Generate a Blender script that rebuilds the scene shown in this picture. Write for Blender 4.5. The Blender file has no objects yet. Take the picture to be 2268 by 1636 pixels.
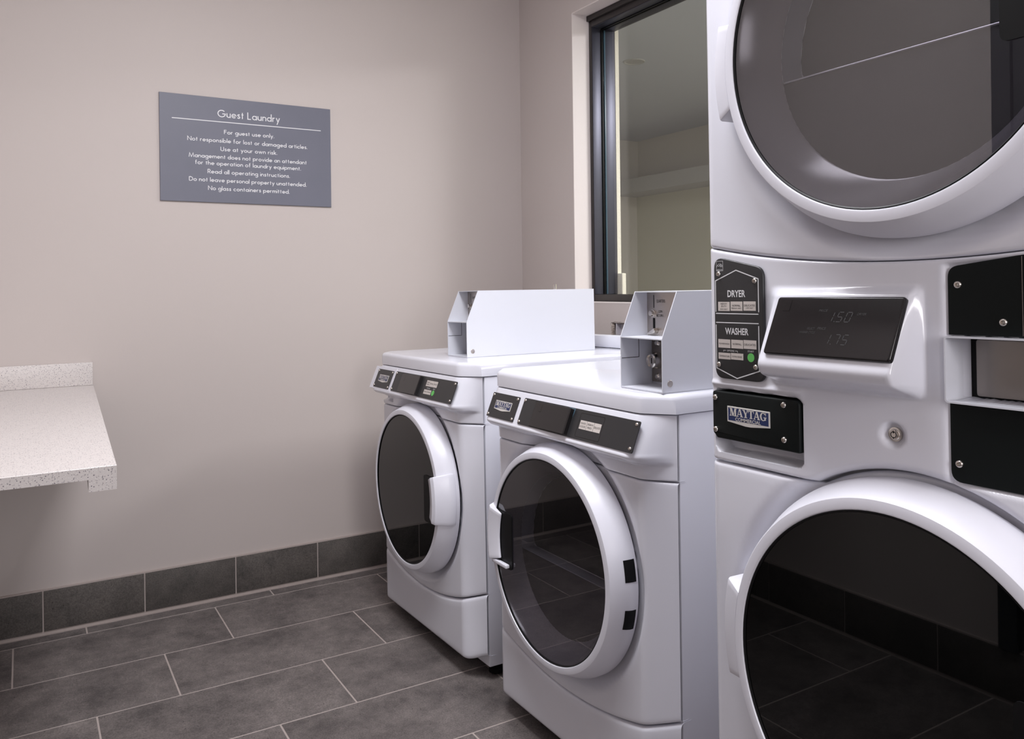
import bpy, bmesh, math, random
from mathutils import Matrix, Vector
random.seed(7)
PI = math.pi
scn = bpy.context.scene
COL = scn.collection

# ------------------------------------------------------------------ camera
F_PX, CX, CY, YAW, ROLL, EYE = 1798.5, 1134.0, 632.2, 0.5427, -0.0125, 1.1294
cd = bpy.data.cameras.new('camera'); cam = bpy.data.objects.new('camera', cd); COL.objects.link(cam)
cd.sensor_fit = 'HORIZONTAL'; cd.sensor_width = 36.0; cd.lens = F_PX * 36.0 / 2268.0
cd.shift_x = (1134.0 - CX) / 2268.0; cd.shift_y = (CY - 818.0) / 2268.0
cd.clip_start = 0.02; cd.clip_end = 60
fw = Vector((math.sin(YAW), math.cos(YAW), 0)); rt = Vector((math.cos(YAW), -math.sin(YAW), 0)); up = Vector((0, 0, 1))
r2 = rt * math.cos(ROLL) + up * math.sin(ROLL); u2 = up * math.cos(ROLL) - rt * math.sin(ROLL)
cam.matrix_world = Matrix(((r2.x, u2.x, -fw.x, 0), (r2.y, u2.y, -fw.y, 0), (r2.z, u2.z, -fw.z, EYE), (0, 0, 0, 1)))
scn.camera = cam

# ------------------------------------------------------------------ light and exposure
scn.view_settings.view_transform = 'Standard'; scn.view_settings.look = 'None'
scn.view_settings.exposure = 0.17; scn.view_settings.gamma = 1.0; scn.view_settings.use_curve_mapping = False
w = bpy.data.worlds.new('world'); scn.world = w; w.use_nodes = True
w.node_tree.nodes['Background'].inputs[0].default_value = (0.6, 0.65, 0.7, 1)
w.node_tree.nodes['Background'].inputs[1].default_value = 0.03

def area(name, loc, rot, sx, sy, power, color):
    l = bpy.data.lights.new(name, 'AREA'); l.shape = 'RECTANGLE'; l.size = sx; l.size_y = sy; l.energy = power; l.color = color
    o = bpy.data.objects.new(name, l); COL.objects.link(o); o.location = loc; o.rotation_euler = rot
    return o
# added soft light in an assumed doorway behind the camera, ceiling panel of the laundry, ceiling light beyond the window
area('rear_soft_light', (0.33, -1.56, 1.50), (PI / 2, 0, 0), 0.60, 0.90, 24, (1.0, 0.97, 0.985))
area('ceiling_panel_lamp', (0.60, 1.25, 2.565), (0, 0, 0), 0.55, 1.15, 35, (0.965, 0.965, 1.0))
area('corridor_lamp', (3.3, 1.3, 2.40), (0, 0, 0), 0.6, 0.6, 84, (1.0, 1.0, 1.0))

# ------------------------------------------------------------------ materials
def mat(name, col, rough=0.5, metal=0.0, spec=0.5, coat=0.0, noise=None, bump=None, emis=None):
    m = bpy.data.materials.new(name); m.use_nodes = True
    nt = m.node_tree; b = nt.nodes['Principled BSDF']
    b.inputs['Base Color'].default_value = (*col, 1); b.inputs['Roughness'].default_value = rough
    b.inputs['Metallic'].default_value = metal; b.inputs['Specular IOR Level'].default_value = spec
    b.inputs['Coat Weight'].default_value = coat; b.inputs['Coat Roughness'].default_value = 0.08
    if emis:
        b.inputs['Emission Color'].default_value = (*emis[0], 1); b.inputs['Emission Strength'].default_value = emis[1]
    tc = nt.nodes.new('ShaderNodeTexCoord')
    if noise:                                        # (scale, second colour, detail, contrast)
        n = nt.nodes.new('ShaderNodeTexNoise'); n.inputs['Scale'].default_value = noise[0]; n.inputs['Detail'].default_value = noise[2]
        r = nt.nodes.new('ShaderNodeValToRGB'); c = noise[3]
        r.color_ramp.elements[0].position = 0.5 - c; r.color_ramp.elements[1].position = 0.5 + c
        r.color_ramp.elements[0].color = (*col, 1); r.color_ramp.elements[1].color = (*noise[1], 1)
        nt.links.new(tc.outputs['Object'], n.inputs['Vector']); nt.links.new(n.outputs['Fac'], r.inputs[0])
        nt.links.new(r.outputs[0], b.inputs['Base Color'])
    if bump:                                         # (scale, strength)
        n = nt.nodes.new('ShaderNodeTexNoise'); n.inputs['Scale'].default_value = bump[0]; n.inputs['Detail'].default_value = 3
        bp = nt.nodes.new('ShaderNodeBump'); bp.inputs['Strength'].default_value = bump[1]; bp.inputs['Distance'].default_value = 0.002
        nt.links.new(tc.outputs['Object'], n.inputs['Vector']); nt.links.new(n.outputs['Fac'], bp.inputs['Height'])
        nt.links.new(bp.outputs[0], b.inputs['Normal'])
    return m

M = {}
M['wall'] = mat('beige_wall_paint', (0.53, 0.472, 0.453), 0.55, spec=0.3, noise=(1.3, (0.552, 0.495, 0.472), 2, 0.3), bump=(160, 0.05))
M['ceil'] = mat('ceiling_paint', (0.78, 0.77, 0.75), 0.8)
M['reveal'] = mat('reveal_paint', (0.72, 0.655, 0.635), 0.5, bump=(120, 0.08))
M['white'] = mat('white_enamel', (0.765, 0.77, 0.845), 0.22, spec=0.5, coat=0.25)
M['white_plastic'] = mat('white_plastic', (0.755, 0.755, 0.83), 0.3, spec=0.5)
M['sheet'] = mat('white_powder_coat', (0.66, 0.67, 0.73), 0.4, bump=(900, 0.02))
M['black'] = mat('black_plate', (0.022, 0.022, 0.024), 0.38)
M['black_coin'] = mat('black_panel_paint', (0.004, 0.006, 0.006), 0.5, spec=0.2)
M['black_gloss'] = mat('black_gloss', (0.004, 0.004, 0.0045), 0.12)
M['screen'] = mat('smoked_screen', (0.012, 0.0105, 0.0115), 0.16, spec=0.4)
M['door_glass'] = mat('black_door_glass', (0.0012, 0.0013, 0.0014), 0.015, spec=0.42)
M['inner_window'] = mat('inner_door_window', (0.012, 0.0115, 0.012), 0.4, spec=0.3)
M['inner_field'] = mat('inner_door_field', (0.030, 0.027, 0.032), 0.45, spec=0.3)
M['ledge'] = mat('inner_ledge_plastic', (0.10, 0.10, 0.118), 0.16)
M['edge_glint'] = mat('rim_highlight', (0.42, 0.42, 0.46), 0.2, metal=0.6)  # bright colour stands in for the highlight along the ledge edge
M['rubber'] = mat('black_rubber', (0.004, 0.004, 0.0045), 0.5, spec=0.2)
M['inner_grey'] = mat('inner_door_plastic', (0.085, 0.08, 0.092), 0.2)
M['steel'] = mat('brushed_steel', (0.24, 0.215, 0.20), 0.34, metal=1.0, noise=(9, (0.36, 0.325, 0.30), 4, 0.35))
M['coin_steel'] = mat('satin_coin_plate', (0.46, 0.42, 0.40), 0.35, metal=1.0, noise=(12, (0.55, 0.51, 0.48), 3, 0.3))
M['chrome'] = mat('screw_steel', (0.66, 0.62, 0.58), 0.22, metal=1.0)
M['key_white'] = mat('key_label', (0.58, 0.53, 0.50), 0.5)
M['key_black'] = mat('key_print', (0.02, 0.02, 0.02), 0.5)
M['print'] = mat('white_print', (0.72, 0.72, 0.74), 0.5)
M['green'] = mat('start_green', (0.12, 0.50, 0.11), 0.45)
M['badge_blue'] = mat('badge_blue', (0.013, 0.025, 0.10), 0.35)
M['badge_silver'] = mat('badge_silver', (0.70, 0.68, 0.65), 0.35, metal=0.3)
M['lcd'] = mat('lcd_print', (0.034, 0.034, 0.036), 0.4)
M['sign'] = mat('slate_sign_board', (0.135, 0.14, 0.18), 0.45, noise=(7, (0.15, 0.152, 0.195), 3, 0.3))
M['sign_edge'] = M['sign']
M['frame'] = mat('bronze_frame', (0.020, 0.016, 0.016), 0.4, spec=0.5)
M['frame_side'] = mat('anodised_metal', (0.085, 0.085, 0.11), 0.42, metal=0.8)
M['stucco'] = mat('cream_stucco', (0.78, 0.74, 0.62), 0.9, bump=(220, 0.8))
M['grout'] = mat('grey_grout', (0.46, 0.395, 0.37), 0.9, bump=(300, 0.3))
M['far_wall'] = mat('corridor_wall', (0.70, 0.69, 0.575), 0.7)
M['far_upper'] = mat('corridor_upper_wall', (0.66, 0.63, 0.57), 0.7)
M['far_beam'] = mat('corridor_beam', (0.52, 0.52, 0.50), 0.7)
M['far_ceil'] = mat('corridor_ceiling', (0.62, 0.65, 0.70), 0.8)
M['dark_door'] = mat('dark_door_paint', (0.03, 0.032, 0.036), 0.5)
M['box_grey'] = mat('galvanised_box', (0.52, 0.49, 0.53), 0.55)
M['torn'] = mat('torn_drywall', (0.42, 0.36, 0.32), 0.9, noise=(60, (0.16, 0.12, 0.10), 4, 0.2))
M['blue_film'] = mat('blue_film', (0.06, 0.11, 0.15), 0.3)
M['lamp'] = mat('lamp_diffuser', (0.9, 0.9, 0.9), 0.5, emis=((0.95, 0.965, 1.0), 2.0))

def tile_material(name, dark, light):
    m = mat(name, dark, 0.55, spec=0.35); nt = m.node_tree; b = nt.nodes['Principled BSDF']
    tc = nt.nodes.new('ShaderNodeTexCoord'); oi = nt.nodes.new('ShaderNodeObjectInfo')
    ofs = nt.nodes.new('ShaderNodeVectorMath'); ofs.operation = 'ADD'
    mul = nt.nodes.new('ShaderNodeVectorMath'); mul.operation = 'SCALE'; mul.inputs['Scale'].default_value = 37.0
    cmb = nt.nodes.new('ShaderNodeCombineXYZ')
    for i in range(3): nt.links.new(oi.outputs['Random'], cmb.inputs[i])
    nt.links.new(cmb.outputs[0], mul.inputs[0]); nt.links.new(tc.outputs['Object'], ofs.inputs[0]); nt.links.new(mul.outputs[0], ofs.inputs[1])
    big = nt.nodes.new('ShaderNodeTexNoise'); big.inputs['Scale'].default_value = 6.5; big.inputs['Detail'].default_value = 11; big.inputs['Roughness'].default_value = 0.80
    nt.links.new(ofs.outputs[0], big.inputs['Vector'])
    ramp = nt.nodes.new('ShaderNodeValToRGB'); ramp.color_ramp.elements[0].position = 0.36; ramp.color_ramp.elements[1].position = 0.66
    ramp.color_ramp.elements[0].color = (*dark, 1); ramp.color_ramp.elements[1].color = (*light, 1)
    nt.links.new(big.outputs['Fac'], ramp.inputs[0])
    fine = nt.nodes.new('ShaderNodeTexNoise'); fine.inputs['Scale'].default_value = 260; fine.inputs['Detail'].default_value = 2
    nt.links.new(ofs.outputs[0], fine.inputs['Vector'])
    fr = nt.nodes.new('ShaderNodeMapRange'); fr.inputs[1].default_value = 0.3; fr.inputs[2].default_value = 0.7; fr.inputs[3].default_value = 0.72; fr.inputs[4].default_value = 1.28
    nt.links.new(fine.outputs['Fac'], fr.inputs[0])
    mx = nt.nodes.new('ShaderNodeMix'); mx.data_type = 'RGBA'; mx.blend_type = 'MULTIPLY'; mx.inputs[0].default_value = 1
    nt.links.new(ramp.outputs[0], mx.inputs[6]); nt.links.new(fr.outputs[0], mx.inputs[7])
    vo = nt.nodes.new('ShaderNodeTexVoronoi'); vo.inputs['Scale'].default_value = 42; nt.links.new(ofs.outputs[0], vo.inputs['Vector'])
    lt = nt.nodes.new('ShaderNodeMath'); lt.operation = 'LESS_THAN'; lt.inputs[1].default_value = 0.07; nt.links.new(vo.outputs['Distance'], lt.inputs[0])
    mx2 = nt.nodes.new('ShaderNodeMix'); mx2.data_type = 'RGBA'; mx2.inputs[7].default_value = (0.03, 0.026, 0.026, 1)
    nt.links.new(lt.outputs[0], mx2.inputs[0]); nt.links.new(mx.outputs[2], mx2.inputs[6]); nt.links.new(mx2.outputs[2], b.inputs['Base Color'])
    bp = nt.nodes.new('ShaderNodeBump'); bp.inputs['Strength'].default_value = 0.12; bp.inputs['Distance'].default_value = 0.002
    nt.links.new(big.outputs['Fac'], bp.inputs['Height']); nt.links.new(bp.outputs[0], b.inputs['Normal'])
    return m
M['tile'] = tile_material('slate_floor_tile', (0.088, 0.077, 0.076), (0.235, 0.206, 0.196))
M['base_tile'] = tile_material('slate_base_tile', (0.066, 0.060, 0.056), (0.130, 0.114, 0.105))  # same slate as the floor, darkened for the shade low on the wall

def quartz():
    m = mat('speckled_quartz', (0.62, 0.575, 0.56), 0.36); nt = m.node_tree; b = nt.nodes['Principled BSDF']
    tc = nt.nodes.new('ShaderNodeTexCoord')
    def specks(scale, thr, col, prev):
        v = nt.nodes.new('ShaderNodeTexVoronoi'); v.inputs['Scale'].default_value = scale; nt.links.new(tc.outputs['Object'], v.inputs['Vector'])
        l = nt.nodes.new('ShaderNodeMath'); l.operation = 'LESS_THAN'; l.inputs[1].default_value = thr; nt.links.new(v.outputs['Distance'], l.inputs[0])
        sx = nt.nodes.new('ShaderNodeSeparateColor'); nt.links.new(v.outputs['Color'], sx.inputs[0])
        g = nt.nodes.new('ShaderNodeMath'); g.operation = 'GREATER_THAN'; g.inputs[1].default_value = 0.55; nt.links.new(sx.outputs[0], g.inputs[0])
        a = nt.nodes.new('ShaderNodeMath'); a.operation = 'MULTIPLY'; nt.links.new(l.outputs[0], a.inputs[0]); nt.links.new(g.outputs[0], a.inputs[1])
        x = nt.nodes.new('ShaderNodeMix'); x.data_type = 'RGBA'; nt.links.new(a.outputs[0], x.inputs[0]); x.inputs[7].default_value = (*col, 1)
        if prev is None: x.inputs[6].default_value = (0.62, 0.575, 0.56, 1)
        else: nt.links.new(prev.outputs[2], x.inputs[6])
        return x
    a = specks(330, 0.34, (0.36, 0.33, 0.34), None); b2 = specks(210, 0.22, (0.14, 0.125, 0.15), a); c = specks(400, 0.3, (0.72, 0.69, 0.67), b2)
    nt.links.new(c.outputs[2], b.inputs['Base Color'])
    return m
M['quartz'] = quartz()

def glass_mat(name, tint, ior, gloss=(1, 1, 1)):
    m = bpy.data.materials.new(name); m.use_nodes = True; nt = m.node_tree; nt.nodes.clear()
    o = nt.nodes.new('ShaderNodeOutputMaterial'); t = nt.nodes.new('ShaderNodeBsdfTransparent'); g = nt.nodes.new('ShaderNodeBsdfGlossy')
    t.inputs[0].default_value = (*tint, 1); g.inputs['Color'].default_value = (*gloss, 1); g.inputs['Roughness'].default_value = 0.01
    lw = nt.nodes.new('ShaderNodeLayerWeight'); lw.inputs[0].default_value = 0.5; r0 = ((ior - 1) / (ior + 1)) ** 2
    pw = nt.nodes.new('ShaderNodeMath'); pw.operation = 'POWER'; pw.inputs[1].default_value = 5.0; nt.links.new(lw.outputs['Facing'], pw.inputs[0])
    f = nt.nodes.new('ShaderNodeMath'); f.operation = 'MULTIPLY_ADD'; f.inputs[1].default_value = 1 - r0; f.inputs[2].default_value = r0; nt.links.new(pw.outputs[0], f.inputs[0])
    x = nt.nodes.new('ShaderNodeMixShader'); nt.links.new(f.outputs[0], x.inputs[0]); nt.links.new(t.outputs[0], x.inputs[1]); nt.links.new(g.outputs[0], x.inputs[2])
    nt.links.new(x.outputs[0], o.inputs[0])
    return m
M['smoke_glass'] = glass_mat('smoked_door_glass', (0.72, 0.70, 0.74), 1.95)
M['window_glass'] = glass_mat('window_glass', (0.90, 0.90, 0.90), 1.55)

# ------------------------------------------------------------------ helpers
def setp(o, label=None, cat=None, group=None, kind=None):
    if label: o['label'] = label
    if cat: o['category'] = cat
    if group: o['group'] = group
    if kind: o['kind'] = kind
    return o
def link(name, bm, m, parent=None, smooth=None, mtx=None, recalc=True):
    if recalc: bmesh.ops.recalc_face_normals(bm, faces=bm.faces[:])
    me = bpy.data.meshes.new(name); bm.to_mesh(me); bm.free()
    for x in (m if isinstance(m, (list, tuple)) else [m]): me.materials.append(M[x])
    if smooth is not None:
        me.polygons.foreach_set('use_smooth', [True] * len(me.polygons)); me.set_sharp_from_angle(angle=math.radians(smooth))
    return link_me(name, me, parent, mtx)
def link_me(name, me, parent=None, mtx=None):
    o = bpy.data.objects.new(name, me); COL.objects.link(o)
    if parent is not None: o.parent = parent
    if mtx is not None: o.matrix_local = mtx
    return o
def empty(name, loc=(0, 0, 0), rx=0.0):
    o = bpy.data.objects.new(name, None); COL.objects.link(o); o.location = loc; o.rotation_euler = (rx, 0, 0); o.empty_display_size = 0.1
    return o
def add_box(bm, a, b, bev=0.0, seg=2):
    x0, y0, z0 = (min(a[i], b[i]) for i in range(3)); x1, y1, z1 = (max(a[i], b[i]) for i in range(3))
    v = [bm.verts.new((x, y, z)) for x in (x0, x1) for y in (y0, y1) for z in (z0, z1)]
    fs = [bm.faces.new([v[i] for i in q]) for q in ((0, 1, 3, 2), (4, 6, 7, 5), (0, 4, 5, 1), (2, 3, 7, 6), (0, 2, 6, 4), (1, 5, 7, 3))]
    bmesh.ops.recalc_face_normals(bm, faces=fs)
    if bev > 0:
        es = list({e for f in fs for e in f.edges})
        bmesh.ops.bevel(bm, geom=es, offset=bev, segments=seg, profile=0.5, affect='EDGES')
def box(name, a, b, m, parent=None, bev=0.0, mtx=None):
    bm = bmesh.new(); add_box(bm, a, b, bev); return link(name, bm, m, parent, 40 if bev else None, mtx)
def add_prism(bm, pts, c0, c1, plane='xy', bev=0.0, seg=2, bev_back=False):
    # polygon pts in (a, b), extruded along c
    def P(a, b, c):
        return {'xy': (a, b, c), 'xz': (a, c, b), 'yz': (c, a, b)}[plane]
    lo = [bm.verts.new(P(a, b, c0)) for a, b in pts]; hi = [bm.verts.new(P(a, b, c1)) for a, b in pts]
    n = len(pts); fs = []
    f0 = bm.faces.new(lo[::-1]); f1 = bm.faces.new(hi); fs += [f0, f1]
    for i in range(n): fs.append(bm.faces.new([lo[i], lo[(i + 1) % n], hi[(i + 1) % n], hi[i]]))
    bmesh.ops.recalc_face_normals(bm, faces=fs)
    if bev > 0:
        es = list(f1.edges) + (list(f0.edges) if bev_back else [])
        bmesh.ops.bevel(bm, geom=es, offset=bev, segments=seg, profile=0.5, affect='EDGES')
def rpoly(pts, r, n=5):
    out = []; k = len(pts)
    for i in range(k):
        p0, p, p1 = Vector(pts[i - 1]), Vector(pts[i]), Vector(pts[(i + 1) % k])
        d0 = (p0 - p).normalized(); d1 = (p1 - p).normalized(); ang = d0.angle(d1)
        rr = r[i] if isinstance(r, (list, tuple)) else r
        if rr <= 0: out.append((p.x, p.y)); continue
        t = rr / math.tan(ang / 2); a = p + d0 * t; b = p + d1 * t
        for j in range(n + 1):
            s = j / n; q = a * (1 - s) ** 2 + p * 2 * s * (1 - s) + b * s * s
            out.append((q.x, q.y))
    return out
def rrect(w, h, r, ca=0, cb=0, n=5):
    return rpoly([(ca - w / 2, cb - h / 2), (ca + w / 2, cb - h / 2), (ca + w / 2, cb + h / 2), (ca - w / 2, cb + h / 2)], r, n)
def add_lathe(bm, prof, seg=48, axis='x', cen=(0, 0, 0), closed=False, a0=0.0, a1=2 * PI):
    full = abs(a1 - a0 - 2 * PI) < 1e-6
    N = seg if full else seg + 1; rings = []
    for r, d in prof:
        if r < 1e-7 and full:
            p = (cen[0] + d, cen[1], cen[2]) if axis == 'x' else (cen[0], cen[1], cen[2] + d)
            rings.append([bm.verts.new(p)] * N); continue
        ring = []
        for i in range(N):
            a = a0 + (a1 - a0) * i / seg
            p = (cen[0] + d, cen[1] + r * math.cos(a), cen[2] + r * math.sin(a)) if axis == 'x' else (cen[0] + r * math.cos(a), cen[1] + r * math.sin(a), cen[2] + d)
            ring.append(bm.verts.new(p))
        rings.append(ring)
    pairs = list(zip(rings, rings[1:])) + ([(rings[-1], rings[0])] if closed else [])
    for A, B in pairs:
        for i in range(N if full else N - 1):
            j = (i + 1) % N; vs = []
            for v in (A[i], A[j], B[j], B[i]):
                if v not in vs: vs.append(v)
            if len(vs) >= 3: bm.faces.new(vs)
    if not full and closed:
        bm.faces.new([r[0] for r in rings]); bm.faces.new([r[-1] for r in rings][::-1])
def lathe(name, prof, m, parent=None, seg=64, axis='x', cen=(0, 0, 0), closed=False, a0=0.0, a1=2 * PI, smooth=32, mtx=None):
    bm = bmesh.new(); add_lathe(bm, prof, seg, axis, cen, closed, a0, a1); return link(name, bm, m, parent, smooth, mtx)
def face_frame(origin, slope=0.0):
    # a = right in the photo (-Y), b = up along the face, c = outward (-X); slope: face leans so that its foot stands forward
    a = Vector((0, -1, 0)); b = Vector((math.sin(slope), 0, math.cos(slope))); c = a.cross(b)
    return Matrix(((a.x, b.x, c.x, origin[0]), (a.y, b.y, c.y, origin[1]), (a.z, b.z, c.z, origin[2]), (0, 0, 0, 1)))
def T(a, b, c=0): return Matrix.Translation((a, b, c))
def smooth01(t):
    t = max(0.0, min(1.0, t)); return t * t * (3 - 2 * t)

# --- print and lettering
def text_polys(s, off=0.0):
    cu = bpy.data.curves.new('t', 'FONT'); cu.body = s; cu.size = 1.0; cu.resolution_u = 3; cu.offset = off
    o = bpy.data.objects.new('t', cu); COL.objects.link(o)
    dg = bpy.context.evaluated_depsgraph_get(); dg.update()
    me = bpy.data.meshes.new_from_object(o.evaluated_get(dg))
    vs = [(v.co.x, v.co.y) for v in me.vertices]; fs = [list(p.vertices) for p in me.polygons]
    bpy.data.objects.remove(o); bpy.data.curves.remove(cu); bpy.data.meshes.remove(me)
    return vs, fs
_tc = {}
def add_text(bm, s, ca, base, width, height, c=0.0, slant=0.0, bold=0.0):
    if (s, bold) not in _tc: _tc[(s, bold)] = text_polys(s, bold)
    vs, fs = _tc[(s, bold)]
    x0 = min(v[0] for v in vs); x1 = max(v[0] for v in vs); y0 = min(v[1] for v in vs); y1 = max(v[1] for v in vs)
    bv = []
    for x, y in vs:
        b = (y - y0) / (y1 - y0) * height
        bv.append(bm.verts.new((ca - width / 2 + (x - x0) / (x1 - x0) * width + slant * b, base + b, c)))
    for f in fs:
        try: bm.faces.new([bv[i] for i in f])
        except ValueError: pass
def add_quad(bm, pts, c=0.0):
    bm.faces.new([bm.verts.new((a, b, c)) for a, b in pts])
def add_rect(bm, a0, b0, a1, b1, c=0.0): add_quad(bm, [(a0, b0), (a1, b0), (a1, b1), (a0, b1)], c)
def add_ribbon(bm, pts, wd, c=0.0, closed=False):
    n = len(pts); L, R = [], []
    for i in range(n):
        p = Vector(pts[i])
        a = Vector(pts[i - 1]) if (i > 0 or closed) else None; b = Vector(pts[(i + 1) % n]) if (i < n - 1 or closed) else None
        d0 = (p - a).normalized() if a is not None else None; d1 = (b - p).normalized() if b is not None else None
        if d0 is None: d0 = d1
        if d1 is None: d1 = d0
        n0 = Vector((-d0.y, d0.x)); n1 = Vector((-d1.y, d1.x)); m = (n0 + n1)
        m = m.normalized() if m.length > 1e-6 else n0
        k = wd / 2 / max(0.45, m.dot(n0)); L.append(bm.verts.new((*(p + m * k), c))); R.append(bm.verts.new((*(p - m * k), c)))
    for i in range(n if closed else n - 1):
        j = (i + 1) % n; bm.faces.new([L[i], R[i], R[j], L[j]])
def arc(cx, cy, r, a0, a1, n=14, ry=None):
    ry = r if ry is None else ry
    return [(cx + r * math.cos(math.radians(a0 + (a1 - a0) * i / n)), cy + ry * math.sin(math.radians(a0 + (a1 - a0) * i / n))) for i in range(n + 1)]
# geometric monoline letters (unit = cap height)
X = 0.57
def bowl(cx=0.25): return arc(cx, 0.30, 0.25, 90, 450, 22)
def arch(x0, x1, yb=0.0): 
    r = (x1 - x0) / 2; return arc(x0 + r, X - 0.02 - r, r, 180, 0, 10) + [(x1, yb)]
GL = {
 'a': ([bowl(), [(0.5, 0), (0.5, 0.6)]], 0.5), 'b': ([[(0, 0), (0, 1.05)], bowl()], 0.5), 'c': ([arc(0.25, 0.3, 0.25, 48, 312, 16)], 0.42),
 'd': ([bowl(), [(0.5, 0), (0.5, 1.05)]], 0.5), 'e': ([[(0.02, 0.30), (0.5, 0.30)] + arc(0.25, 0.3, 0.25, 0, 318, 20)], 0.5),
 'f': ([[(0.12, 0), (0.12, 0.82)] + arc(0.28, 0.82, 0.16, 180, 90, 5), [(0, X), (0.27, X)]], 0.28),
 'g': ([bowl(), [(0.5, 0.6), (0.5, -0.1)] + arc(0.26, -0.1, 0.24, 0, -150, 10)], 0.5),
 'h': ([[(0, 0), (0, 1.05)], arch(0, 0.4)], 0.4), 'i': ([[(0, 0), (0, 0.6)], [(0, 0.80), (0, 0.93)]], 0.0),
 'k': ([[(0, 0), (0, 1.05)], [(0.0, 0.26), (0.36, 0.6)], [(0.1, 0.34), (0.4, 0)]], 0.38), 'l': ([[(0, 0), (0, 1.05)]], 0.0),
 'm': ([[(0, 0), (0, 0.6)], arch(0, 0.35), arch(0.35, 0.70)], 0.70), 'n': ([[(0, 0), (0, 0.6)], arch(0, 0.4)], 0.4), 'o': ([bowl()], 0.5),
 'p': ([[(0, -0.36), (0, 0.6)], bowl()], 0.5), 'q': ([bowl(), [(0.5, -0.36), (0.5, 0.6)]], 0.5),
 'r': ([[(0, 0), (0, 0.6)], arc(0.2, 0.35, 0.2, 180, 75, 7)], 0.25),
 's': ([[(0.28, 0.49), (0.21, 0.56), (0.11, 0.555), (0.045, 0.48), (0.06, 0.39), (0.15, 0.325), (0.25, 0.26), (0.285, 0.17), (0.24, 0.08), (0.14, 0.045), (0.05, 0.075), (0.0, 0.15)]], 0.29),
 't': ([[(0.12, 0), (0.12, 0.86)], [(0, X), (0.25, X)]], 0.26), 'u': ([[(0, 0.6), (0, 0.25)] + arc(0.2, 0.25, 0.2, 180, 360, 10) + [(0.4, 0.6)], [(0.4, 0), (0.4, 0.6)]], 0.4),
 'v': ([[(0, 0.6), (0.2, 0.02), (0.4, 0.6)]], 0.4), 'w': ([[(0, 0.6), (0.17, 0.03), (0.34, 0.57), (0.51, 0.03), (0.68, 0.6)]], 0.68),
 'y': ([[(0, 0.6), (0.21, 0.04)], [(0.43, 0.6), (0.09, -0.36)]], 0.42), '.': ([[(0, 0), (0, 0.13)]], 0.0),
 'G': ([arc(0.47, 0.5, 0.45, 42, 345, 24) + [(0.92, 0.47), (0.55, 0.47)]], 0.92), 'L': ([[(0, 1), (0, 0.05), (0.4, 0.05)]], 0.4),
 'F': ([[(0, 0), (0, 0.95), (0.42, 0.95)], [(0, 0.55), (0.38, 0.55)]], 0.42), 'N': ([[(0, 0), (0, 0.98), (0.66, 0.02), (0.66, 1)]], 0.66),
 'U': ([[(0, 1), (0, 0.3)] + arc(0.27, 0.3, 0.27, 180, 360, 12) + [(0.54, 1)]], 0.54), 'M': ([[(0, 0), (0.13, 0.98), (0.46, 0.05), (0.79, 0.98), (0.92, 0)]], 0.92),
 'R': ([[(0, 0), (0, 0.95), (0.2, 0.95)] + arc(0.2, 0.70, 0.25, 90, -90, 10) + [(0, 0.45)], [(0.2, 0.45), (0.47, 0)]], 0.45),
 'D': ([[(0, 0.05), (0, 0.95), (0.2, 0.95)] + arc(0.2, 0.5, 0.45, 90, -90, 14) + [(0, 0.05)]], 0.65),
}
def add_futura(bm, s, a0, a1, base, cap, wd=0.115, c=0.0):
    x = 0.0; items = []
    for ch in s:
        if ch == ' ': x += 0.34; continue
        st, adv = GL[ch]; items.append((x, st)); x += adv + 0.20
    tot = x - 0.20; kx = (a1 - a0) / tot; i = 0
    for ox, st in items:
        for pl in st:
            pts = [((ox + px) * kx + a0, base + py * cap) for px, py in pl]
            add_ribbon(bm, pts, wd * cap, c + 0.00004 * (i % 7)); i += 1
# slab serif badge word
def add_maytag(bm, a0, a1, base, cap, c=0.0):
    def glyphs():
        R = lambda x0, y0, x1, y1: [(x0, y0), (x1, y0), (x1, y1), (x0, y1)]
        D = lambda x0, y0, x1, y1, t: [(x0 - t / 2, y0), (x0 + t / 2, y0), (x1 + t / 2, y1), (x1 - t / 2, y1)]
        Mg = [R(0.10, 0, 0.20, 1), R(0, 0, 0.31, 0.09), R(0, 0.91, 0.2, 1), D(0.55, 0.02, 0.26, 1, 0.26), D(0.58, 0.02, 0.84, 1, 0.10), R(0.80, 0, 1.04, 1), R(0.70, 0, 1.14, 0.09), R(0.86, 0.91, 1.14, 1)]
        A = [D(0.14, 0, 0.46, 1, 0.10), D(0.82, 0, 0.50, 1, 0.25), R(0.24, 0.28, 0.66, 0.37), R(0, 0, 0.30, 0.09), R(0.58, 0, 1.02, 0.09)]
        Y = [D(0.50, 0.42, 0.20, 1, 0.25), D(0.53, 0.42, 0.82, 1, 0.10), R(0.39, 0, 0.63, 0.5), R(0.27, 0, 0.75, 0.09), R(0, 0.91, 0.40, 1), R(0.66, 0.91, 0.98, 1)]
        Tg = [R(0.35, 0, 0.59, 1), R(0.02, 0.89, 0.92, 1), R(0.02, 0.68, 0.10, 1), R(0.84, 0.68, 0.92, 1), R(0.24, 0, 0.70, 0.09)]
        G = []
        o = arc(0.48, 0.5, 0.48, 38, 330, 14, 0.52); n = arc(0.50, 0.5, 0.24, 38, 330, 14, 0.42)
        for i in range(14): G.append([o[i], o[i + 1], n[i + 1], n[i]])
        G += [R(0.66, 0.06, 0.89, 0.44), R(0.54, 0.37, 1.0, 0.46), R(0.80, 0.62, 0.88, 1.0)]
        return [(Mg, 1.10), (A, 0.93), (Y, 0.86), (Tg, 0.84), (A, 0.98), (G, 1.0)]
    x = 0; out = []
    for g, adv in glyphs(): out.append((x, g)); x += adv
    k = (a1 - a0) / x; i = 0
    for ox, g in out:
        for q in g: add_quad(bm, [((ox + px) * k + a0, base + py * cap) for px, py in q], c + 0.00003 * (i % 9)); i += 1

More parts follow.
